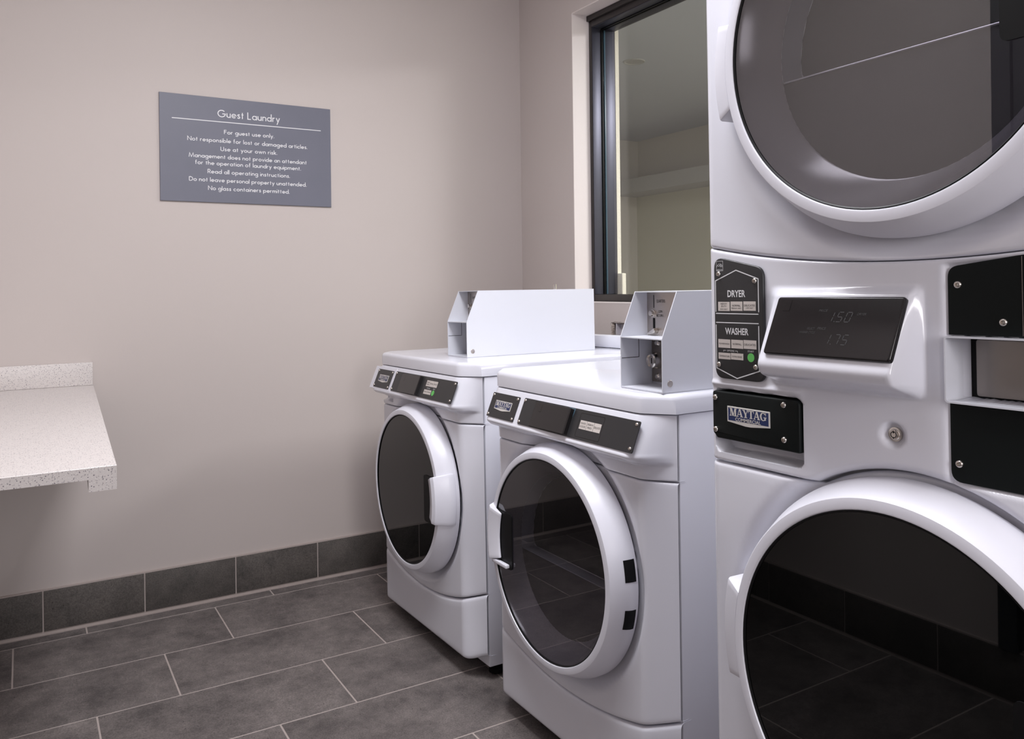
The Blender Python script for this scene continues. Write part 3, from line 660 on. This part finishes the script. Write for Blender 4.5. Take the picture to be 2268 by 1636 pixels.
    if not washer:
        bm = bmesh.new(); add_prism(bm, [(a1 - 0.020, hg / 2 - 0.0035), (a1 + 0.0005, hg / 2 - 0.0035), (a1 + 0.001, hg / 2 - 0.022), (a1 + 0.0035, hg / 2 - 0.012), (a1 + 0.005, hg / 2 - 0.001), (a1 - 0.020, hg / 2 - 0.0005)], 0.0022, 0.0027); link('tape', bm, 'blue_film', mp)
    # button field
    b0a, b1a = yc + 0.105, yc + 0.191
    bm = bmesh.new(); fr = rrect(b1a - b0a, hg * 0.80, 0.004, (b0a + b1a) / 2, -0.001); add_ribbon(bm, fr, 0.0012, 0.00235, True); link('button_field', bm, 'black_gloss', mp)
    bt = bmesh.new()
    kw = 0.0245; ka = b0a + 0.006
    if washer:
        for i, s in enumerate((('POWER', 'WASH'), ('NORMAL',), ('DELICATES',))):
            ls = [(s[0], 0.55, 0.7, 0.22), (s[1], 0.22, 0.7, 0.22)] if len(s) == 2 else [(s[0], 0.40, 0.84, 0.22)]
            key(mp, bt, ka + i * (kw + 0.001), 0.004, ka + i * (kw + 0.001) + kw, 0.0225, ls, 0.0024)
        for i, s in enumerate(('TEMPERATURE', 'EXTRA RINSE')): key(mp, bt, ka + i * (kw + 0.001), -0.0205, ka + i * (kw + 0.001) + kw, -0.0065, [(s, 0.4, 0.8, 0.22)], 0.0024)
        bm = bmesh.new(); add_lathe(bm, [(0, 0.0027), (0.0085, 0.0027), (0.0085, 0.0022)], 24, 'z', (ka + 2 * (kw + 0.001) + 0.0125, -0.0135, 0)); link('start_button', bm, 'green', mp)
        bw = bmesh.new(); add_text(bw, 'OPTIONS', ka + kw, -0.0035, 0.022, 0.0035, 0.0024); add_text(bw, 'START', ka + 2 * (kw + 0.001) + 0.0125, -0.003, 0.014, 0.0035, 0.0024)
        setp(link('white_lettering', bw, 'print', mp, recalc=False), kind='stuff')
    else:
        for i, s in enumerate((('WHITES', '& COLORS'), ('PERM', 'PRESS'), ('DELICATES',))):
            ls = [(s[0], 0.56, 0.75, 0.22), (s[1], 0.20, 0.85 if i == 0 else 0.62, 0.22)] if len(s) == 2 else [(s[0], 0.38, 0.86, 0.24)]
            key(mp, bt, ka + i * (kw + 0.001), -0.0095, ka + i * (kw + 0.001) + kw, 0.010, ls, 0.0024)
    setp(link('key_lettering', bt, 'key_black', mp, recalc=False), kind='stuff')
    return root

def coin_box(root, x0, y0, y1):
    # y0 = far side, y1 = near side; open-fronted sheet metal case on the lid
    z0 = 0.907; t = 0.0022; Lb, H, Kn, Sx = 0.49, 0.206, 0.109, 0.042
    out = [(x0, z0), (x0 + Lb, z0), (x0 + Lb, z0 + H), (x0 + Sx, z0 + H), (x0, z0 + Kn)]
    bm = bmesh.new()
    add_prism(bm, out, y1, y1 + t, 'xz'); add_prism(bm, out, y0 - t, y0, 'xz')
    add_box(bm, (x0 + Sx, y1 + t, z0 + H - t), (x0 + Lb, y0 - t, z0 + H)); add_box(bm, (x0 + Lb - t, y1 + t, z0), (x0 + Lb, y0 - t, z0 + H - t))
    add_box(bm, (x0, y1 + t, z0), (x0 + 0.12, y0 - t, z0 + t)); add_box(bm, (x0, y1 + t, z0 + Kn - t), (x0 + 0.076, y0 - t, z0 + Kn))
    add_box(bm, (x0 + 0.088, y1 + t, z0 + t), (x0 + 0.09, y0 - t, z0 + Kn - t))
    body = link('coin_box', bm, 'sheet', root)
    box('coin_box_base', (x0 + 0.0005, y1 + 0.0005, 0.9052), (x0 + Lb - 0.0005, y0 - 0.0005, z0 - 0.0004), 'sheet', body)
    ym = (y0 + y1) / 2; hw = (y0 - y1) / 2 - t
    # steel coin plate
    zc = z0 + Kn + (H - Kn - t) / 2; hh = (H - Kn - t) / 2
    pl = empty_plate = None
    bm = bmesh.new(); add_prism(bm, [(-hw, -hh), (hw, -hh), (hw, hh), (-hw, hh)], 0, 0.0015); pl = link('coin_plate', bm, 'coin_steel', body, None, face_frame((x0 + 0.0765, ym, zc)))
    # details on the coin plate have to stay one level up: they are pieces of the case
    def on_plate(a, b, c=0.0): return face_frame((x0 + 0.075 - c, ym - a, zc + b))
    bm = bmesh.new(); add_rect(bm, -0.0011, 0.013, 0.0011, 0.041, 0.0003); link('coin_slot', bm, 'rubber', body, None, on_plate(-0.0425, 0))
    bm = bmesh.new(); add_rect(bm, -0.0035, -0.032, 0.0035, -0.009, 0.0003); link('lever_slot', bm, 'rubber', body, None, on_plate(-0.0425, 0))
    lathe('return_button', [(0, 0.009), (0.0055, 0.009), (0.0065, 0.006), (0.0065, 0.003), (0.0085, 0.0025), (0.0085, 0)], 'chrome', body, 20, 'z', mtx=on_plate(-0.0455, 0.001))
    bm = bmesh.new(); add_prism(bm, rpoly([(-0.004, -0.002), (0.010, 0.006), (0.012, 0.0), (0.008, -0.006), (-0.012, -0.009), (-0.012, -0.006)], 0.0012, 3), 0.0005, 0.012, bev=0.001); link('return_lever', bm, 'chrome', body, None, on_plate(-0.041, -0.036))
    bm = bmesh.new(); add_text(bm, 'QUARTERS', -0.020, 0.0235, 0.027, 0.0078, 0.0004); add_text(bm, 'COIN', -0.0215, 0.0030, 0.0125, 0.0052, 0.0004); add_text(bm, 'RETURN', -0.0235, -0.0060, 0.021, 0.0052, 0.0004); link('plate_lettering', bm, 'key_black', body, None, on_plate(0, 0), recalc=False)
    # lock below the shelf
    zl = z0 + Kn / 2
    bm = bmesh.new(); add_prism(bm, [(-0.028, -hh), (0.034, -hh), (0.034, hh), (-0.028, hh)], 0, 0.003); link('lock_plate', bm, 'steel', body, None, face_frame((x0 + 0.0875, ym + 0.034, zl)))
    lathe('lock_collar', [(0, 0.018), (0.011, 0.018), (0.013, 0.022), (0.016, 0.020), (0.018, 0.012), (0.019, 0)], 'chrome', body, 28, 'z', mtx=face_frame((x0 + 0.0845, ym + 0.043, zl)))
    bm = bmesh.new(); add_rect(bm, -0.0013, -0.006, 0.0013, 0.006, 0.0184); link('key_slot', bm, 'rubber', body, None, face_frame((x0 + 0.0845, ym + 0.043, zl)))
    for dz in (-0.036, 0.038): lathe('lock_bolt', [(0, 0.006), (0.004, 0.0055), (0.0075, 0.0025), (0.0085, 0)], 'chrome', body, 18, 'z', mtx=face_frame((x0 + 0.0845, ym + 0.043, zl + dz)))
    # round hole with plug in the near side
    lathe('side_plug', [(0, 0.0002), (0.0062, 0.0004), (0.0068, 0.0006), (0.0072, 0.0002)], 'coin_steel', body, 20, 'z', mtx=Matrix(((1, 0, 0, x0 + 0.020), (0, 0, -1, y1 - 0.0002), (0, 1, 0, z0 + 0.018), (0, 0, 0, 1))))
    # seam of the folded tab on the inside
    bm = bmesh.new(); add_box(bm, (x0 + 0.002, y0 - t - 0.0004, z0 + 0.062), (x0 + 0.050, y0 - t - 0.0001, z0 + 0.0632)); add_box(bm, (x0 + 0.049, y0 - t - 0.0004, z0 + 0.0632), (x0 + 0.0503, y0 - t - 0.0001, z0 + Kn - t)); link('tab_seam', bm, 'rubber', body)
    return body

XM = 1.0765
washer = front_loader('washing_machine', (XM, 2.367, 0), -0.014, 'white front-loading washer with black glass door and green start button, farthest along', 'washing machine', True)
cb1 = coin_box(washer, 0.096, -0.031, -0.163)
lathe('cam_lock', [(0, 0.018), (0.006, 0.018), (0.006, 0)], 'chrome', cb1, 16, 'z', (0.47, -0.10, 0.907 + 0.206))
dryer = front_loader('clothes_dryer', (XM, 1.572, 0), -0.002, 'white front-loading dryer with see-through smoked door, between washer and stacked unit', 'dryer', False)
coin_box(dryer, 0.030, -0.190, -0.324)

# ------------------------------------------------------------------ stacked washer and dryer
def stacked_unit():
    root = setp(empty('stacked_washer_dryer', (0.9387, 0.603, 0), -0.007), 'tall white stacked washer and dryer with black control plates, nearest the camera', 'washer dryer')
    z1, z2 = 0.617, 1.447; ZT = 1.862
    bm = bmesh.new(); e = HW - 0.001
    for a, b in (((0.062, -e, 0.036), (0.70, e, 1.150)), ((0.054, -e, 0.036), (0.062, e, 0.850)), ((0.037, -0.045, 0.850), (0.062, e, 1.150)), ((0.037, -e, 0.850), (0.062, -0.325, 1.150))): add_box(bm, a, b)
    link('lower_cabinet', bm, 'white', root)
    box('upper_cabinet', (0.054, -HW + 0.001, 1.1515), (0.70, HW - 0.001, ZT), 'white', root, 0.003)
    ys = spaced(-HW, HW, 84, [s * v for s in (-1, 1) for v in (0.322, 0.326, 0.33, 0.334, 0.337, 0.34, 0.342, 0.344)])
    ctop = lambda y: smile(y, 1.1545, 0.0350)
    cbot = lambda y: max(0.8515, z1 + math.sqrt(max(0, 0.2725 ** 2 - y * y)))
    panel('kick_panel', lambda y, z: plan_b(y), lambda y: 0.052, lambda y: smile(y, 0.30, 0.064) - 0.0016, root, nz=8, ys=ys, edge=0.012)
    panel('washer_front', lambda y, z: plan_b(y) + dish(y, z, z1), lambda y: smile(y, 0.30, 0.064) + 0.0016, lambda y: cbot(y) - 0.0022, root, nz=50, ys=ys, edge=0.006, thick=0.010)
    panel('dryer_front', lambda y, z: plan_b(y) + dish(y, z, z2), lambda y: ctop(y) + 0.0006, lambda y: ZT, root, nz=70, ys=ys, edge=0.006, thick=0.024)
    def bump(y, z):
        if not (0.978 < z < 1.130 and -0.03 < y < 0.22): return 0.0
        if z > 1.108: hz = 0.0135 * smooth01((1.126 - z) / 0.018)
        elif z > 1.026: hz = 0.0135 + (1.108 - z) * 0.4545
        elif z > 1.006: t = (1.026 - z) / 0.020; hz = 0.0508 + 0.004 * math.sin(t * PI * 0.75) - 0.004 * t * t
        else: hz = 0.0496 * smooth01((z - 0.981) / 0.025)
        side = smooth01((y + 0.0265) / 0.017) * smooth01((0.2165 - y) / 0.027)
        return hz * side
    def cx(y, z):
        x = plan_b(y) - bump(y, z) + 0.004 * smooth01((0.285 - math.hypot(y, z - z1)) / 0.012)
        # recess below and behind the brand plate (detergent drawer)
        qy, qz = abs(y - 0.2435) - 0.0855 + 0.014, abs(z - 0.9165) - 0.0500 + 0.014
        sd = math.hypot(max(qy, 0), max(qz, 0)) + min(max(qy, qz), 0) - 0.014
        m = smooth01(-sd / 0.004); x += 0.030 * m
        # rib above the drawer
        x -= 0.003 * math.exp(-((z - 0.974) / 0.004) ** 2) * smooth01((y - 0.15) / 0.02) * (1 - m)
        # lock dish
        r = math.hypot(y - 0.022, z - 0.935); x += 0.009 * smooth01((0.0185 - r) / 0.008)
        # coin panel recess, deep behind the tray
        m2 = smooth01((-0.046 - y) / 0.007) * smooth01((y + 0.318) / 0.007) * smooth01((z - 0.884) / 0.007) * smooth01((1.146 + 0.07 * (-y - 0.05) - z + 0.006) / 0.007); x += 0.006 * m2
        if -0.205 < y < -0.0545 and 0.987 < z < 1.0625: x += 0.05
        return x
    ysc = spaced(-HW, HW, 170, [s * v for s in (-1, 1) for v in (0.326, 0.33, 0.334, 0.337, 0.34, 0.342, 0.344)] + [-0.0535, -0.0545, -0.0552, 0.158, 0.1605, 0.163, 0.324, 0.3265, 0.329, -0.026, -0.023, -0.020, -0.017, -0.014, -0.011])
    panel('control_fascia', cx, lambda y: cbot(y) + 0.0015, lambda y: ctop(y) - 0.0006, root, nz=150, ys=ysc, edge=0.0045, smooth=60)
    # doors: smoked dryer door above, black washer door below, hinges on the left
    door(root, z2, -1, True); door(root, z1, -1, False)
    # DRYER / WASHER label plate
    ya, zm = 0.271, 1.077
    def lp(y, z): return (ya - y, z - zm)
    fr = face_frame((-0.0012, ya, zm))
    bm = bmesh.new(); add_prism(bm, rpoly([lp(0.3205, 0.983), lp(0.2215, 0.983), lp(0.2215, 1.1525), lp(0.3205, 1.1735)], 0.017, 6), 0, 0.0042, bev=0.0016, seg=3); P = link('selector_plate', bm, 'black', root, 40, fr)
    c = 0.0044
    for y, z in ((0.310, 1.1455), (0.2375, 1.1335), (0.312, 1.0045), (0.238, 1.005)): screw(P, *lp(y, z), 0.0041)
    bw = bmesh.new()
    add_ribbon(bw, [lp(0.317, 1.0865), lp(0.317, 1.1350), lp(0.274, 1.1505), lp(0.2305, 1.1365), lp(0.2305, 1.0870)], 0.0016, c)
    add_rect(bw, *lp(0.317, 1.0833), *lp(0.231, 1.0847), c)
    add_rect(bw, *lp(0.317, 1.0693), *lp(0.231, 1.0707), c)
    add_ribbon(bw, [lp(0.317, 1.0665), lp(0.317, 0.9985), lp(0.275, 0.9852), lp(0.231, 0.9995), lp(0.231, 1.0665)], 0.0016, c)
    add_text(bw, 'DRYER', *lp(0.274, 1.1095), 0.0360, 0.0105, c, 0, 0.022); add_text(bw, 'WASHER', *lp(0.2745, 1.0518), 0.0470, 0.0105, c, 0, 0.022)
    add_text(bw, 'START', *lp(0.247, 1.0267), 0.0120, 0.0026, c); add_text(bw, 'OPTIONS', *lp(0.2875, 1.0255), 0.0145, 0.0026, c)
    add_ribbon(bw, [lp(0.302, 1.0248), lp(0.302, 1.0270), lp(0.2970, 1.0270)], 0.0006, c); add_ribbon(bw, [lp(0.2785, 1.0270), lp(0.2735, 1.0270), lp(0.2735, 1.0248)], 0.0006, c)
    # small energy mark in the corner
    ea, eb = lp(0.3075, 1.1580)
    add_ribbon(bw, [(ea - 0.0068, eb - 0.0075), (ea + 0.0068, eb - 0.0075), (ea + 0.0068, eb + 0.0075), (ea - 0.0068, eb + 0.0075)], 0.0005, c, True)
    add_ribbon(bw, arc(ea, eb - 0.003, 0.0062, 12, 168, 12), 0.0005, c)
    add_ribbon(bw, [(ea - 0.006, eb - 0.0005), (ea - 0.004, eb + 0.0008), (ea - 0.002, eb - 0.0006), (ea, eb + 0.0008), (ea + 0.0015, eb)], 0.0006, c)
    st = [(ea + 0.0028 + (0.0028 if i % 2 == 0 else 0.0011) * math.sin(i * PI / 5), eb + 0.0006 + (0.0028 if i % 2 == 0 else 0.0011) * math.cos(i * PI / 5)) for i in range(10)]
    add_ribbon(bw, st, 0.0005, c, True); add_text(bw, 'ENERGY STAR', ea, eb - 0.0068, 0.0115, 0.0020, c)
    setp(link('white_lettering', bw, 'print', P, recalc=False), kind='stuff')
    bt = bmesh.new()
    def K(y0, z0, y1, zt, lines): a0, b0 = lp(y0, z0); a1, b1 = lp(y1, zt); key(P, bt, a0, b0, a1, b1, lines, c)
    K(0.312, 1.0880, 0.288, 1.1022, [('HEAVY', 0.70, 0.55, 0.18), ('DUTY', 0.42, 0.45, 0.18), ('HIGH HEAT', 0.13, 0.66, 0.14)])
    K(0.286, 1.0885, 0.262, 1.1027, [('NORMAL', 0.46, 0.70, 0.21), ('MEDIUM HEAT', 0.21, 0.84, 0.14)])
    K(0.260, 1.0890, 0.236, 1.1030, [('DELICATES', 0.46, 0.88, 0.21), ('LOW HEAT', 0.22, 0.60, 0.14)])
    K(0.313, 1.0308, 0.288, 1.0440, [('POWERWASH', 0.40, 0.84, 0.18)]); K(0.286, 1.0310, 0.262, 1.0442, [('NORMAL', 0.40, 0.72, 0.22)]); K(0.261, 1.0315, 0.236, 1.0447, [('DELICATES', 0.38, 0.88, 0.23)])
    K(0.313, 1.0132, 0.288, 1.0230, [('TEMPERATURE', 0.36, 0.86, 0.24)]); K(0.287, 1.0137, 0.262, 1.0236, [('EXTRA RINSE', 0.36, 0.78, 0.24)])
    setp(link('key_lettering', bt, 'key_black', P, recalc=False), kind='stuff')
    bm = bmesh.new(); add_lathe(bm, [(0, 0.0046), (0.0066, 0.0046), (0.0066, 0.0042)], 28, 'z', (*lp(0.247, 1.0187), 0)); link('start_button', bm, 'green', P)
    # tilted display
    sl = math.atan(0.4545); zmid = 1.069; xm = -(0.0135 + (1.108 - zmid) * 0.4545)
    bm = bmesh.new(); add_prism(bm, rrect(0.1945, 0.0855, 0.005), -0.001, 0.006, bev=0.003, seg=3)
    S = link('display', bm, 'screen', root, 35, face_frame((xm, 0.0845, zmid), sl))
    bl = bmesh.new(); SEG = {'0': 'abcdef', '1': 'bc', '5': 'afgcd', '7': 'abc'}
    def digit(ch, a, b, w, h):
        sk = 0.22
        L = {'a': ((0, h), (w, h)), 'b': ((w, h), (w, h / 2)), 'c': ((w, h / 2), (w, 0)), 'd': ((0, 0), (w, 0)), 'e': ((0, h / 2), (0, 0)), 'f': ((0, h), (0, h / 2)), 'g': ((0, h / 2), (w, h / 2))}
        for s in SEG[ch]:
            p, q = Vector(L[s][0]), Vector(L[s][1]); d = (q - p) * 0.1; p += d; q -= d
            add_ribbon(bl, [(a + p.x + sk * p.y, b + p.y), (a + q.x + sk * q.y, b + q.y)], 0.0011, 0.0062)
    def amount(s, a, b, w, h):
        for ch in s:
            if ch == '.': add_rect(bl, a - 0.001, b - 0.0006, a + 0.0004, b + 0.0008, 0.0062); a += 0.0015
            else: digit(ch, a, b, w, h); a += w + 0.005
    amount('1.50', -0.0065, 0.0068, 0.0075, 0.0135); amount('1.75', -0.0030, -0.0245, 0.0075, 0.0135)
    add_text(bl, 'PRICE', -0.0155, 0.0205, 0.013, 0.0032, 0.0062, 0.2); add_text(bl, 'DRYER', 0.0435, 0.0165, 0.013, 0.0032, 0.0062, 0.2)
    add_text(bl, 'SELECT', -0.0275, -0.0055, 0.012, 0.0032, 0.0062, 0.2); add_text(bl, 'PRICE', -0.0105, -0.0050, 0.013, 0.0036, 0.0062, 0.2); add_text(bl, 'WASHER CYCLE', -0.0320, -0.0110, 0.025, 0.0032, 0.0062, 0.2)
    setp(link('display_lettering', bl, 'lcd', S, recalc=False), kind='stuff')
    bm = bmesh.new(); add_ribbon(bm, [(-0.083, 0.021), (-0.071, 0.021), (-0.071, 0.037)], 0.0005, 0.0062); link('display_mark', bm, 'black_gloss', S)
    # brand plate of the detergent drawer
    yb, zb = 0.244, 0.926
    bm = bmesh.new(); add_prism(bm, rpoly([(-0.085, -0.029), (-0.076, -0.0375), (0.083, -0.0375), (0.083, 0.0365), (-0.085, 0.0365)], [0.002, 0.004, 0.004, 0.008, 0.006], 5), -0.024, 0.004, bev=0.003, seg=3)
    B = link('brand_plate', bm, 'black_coin', root, 40, face_frame((-0.001, yb, zb)))
    for y, z in ((0.323, 0.952), (0.187, 0.9545), (0.323, 0.902), (0.187, 0.9045)): screw(B, (yb - y) * 0.985, z - zb, 0.0039, 0.0047)
    badge(B, yb - 0.2545, 0.9295 - zb, 0.0835, 0.004)
    # round key lock
    K2 = lathe('key_lock', [(0, 0.006), (0.0042, 0.006), (0.0046, 0.0052), (0.0046, 0.0040), (0.0062, 0.0040), (0.0072, 0.0032), (0.0090, 0.0030), (0.0092, 0)], 'chrome', root, 28, 'z', mtx=face_frame((0.0088, 0.022, 0.935)))
    bm = bmesh.new(); add_ribbon(bm, arc(0, 0, 0.0038, 0, 360, 20), 0.0008, 0.0063); add_rect(bm, -0.0006, 0.0018, 0.0006, 0.0052, 0.0064); add_rect(bm, -0.0006, -0.0052, 0.0006, -0.0030, 0.0064); link('key_slot', bm, 'rubber', K2)
    # black coin panel with a recessed white tray
    fr = face_frame((0.0042, -0.18, 1.02))
    def cp(y, z): return (-0.18 - y, z - 1.02)
    bm = bmesh.new()
    add_prism(bm, rpoly([cp(-0.0525, 1.0645), cp(-0.306, 1.0645), cp(-0.306, 1.1775), cp(-0.0525, 1.1445)][::1], [0, 0, 0.02, 0.014], 6), 0, 0.0025, bev=0.0006, seg=1)
    add_prism(bm, rpoly([cp(-0.0525, 0.891), cp(-0.306, 0.891), cp(-0.306, 0.9835), cp(-0.0525, 0.9835)], [0.014, 0.02, 0, 0], 6), 0, 0.0025, bev=0.0006, seg=1)
    add_prism(bm, [cp(-0.207, 0.9836), cp(-0.306, 0.9836), cp(-0.306, 1.0644), cp(-0.207, 1.0644)], 0, 0.0025)
    C = link('coin_panel', bm, 'black_coin', root, None, fr)
    for y, z in ((-0.065, 1.1235), (-0.116, 1.0805), (-0.063, 0.913), (-0.29, 0.913), (-0.29, 1.12)): screw(C, *cp(y, z), 0.0024, 0.0048)
    bm = bmesh.new(); add_box(bm, (0.0, 0, 0), (0.0008, 0.088, 0.0006)); link('panel_seam', bm, 'steel', C, None, T(*cp(-0.1365, 1.0660), 0.0026))
    bm = bmesh.new(); o = rrect(0.154, 0.0785, 0.005, *cp(-0.1295, 1.0240)); n = rrect(0.1505, 0.0745, 0.0035, *cp(-0.1295, 1.0240))
    ring = []
    for pts, cc in ((o, -0.040), (o, 0.013), (n, 0.013), (n, -0.040)): ring.append([bm.verts.new((a, b, cc)) for a, b in pts])
    for A, Bq in zip(ring, ring[1:] + ring[:1]):
        for i in range(len(A)): j = (i + 1) % len(A); bm.faces.new([A[i], A[j], Bq[j], Bq[i]])
    tr = link('coin_tray', bm, 'sheet', root, 40, fr)
    bm = bmesh.new(); add_prism(bm, rrect(0.142, 0.068, 0.004, *cp(-0.134, 1.0235)), -0.040, -0.036, bev=0.0005, seg=1); link('coin_slide_plate', bm, 'steel', root, None, fr)
    bm = bmesh.new(); add_prism(bm, rrect(0.1505, 0.0745, 0.0035, *cp(-0.1295, 1.0240)), -0.043, -0.0402); link('tray_back', bm, 'rubber', root, None, fr)
    for x in (0.10, 0.64):
        for y in (-0.30, 0.30): lathe('foot', [(0, 0), (0.022, 0), (0.022, 0.012), (0.010, 0.016), (0.010, 0.036), (0, 0.036)], 'rubber', root, 16, 'z', (x, y, 0.0))
    return root
stacked_unit()
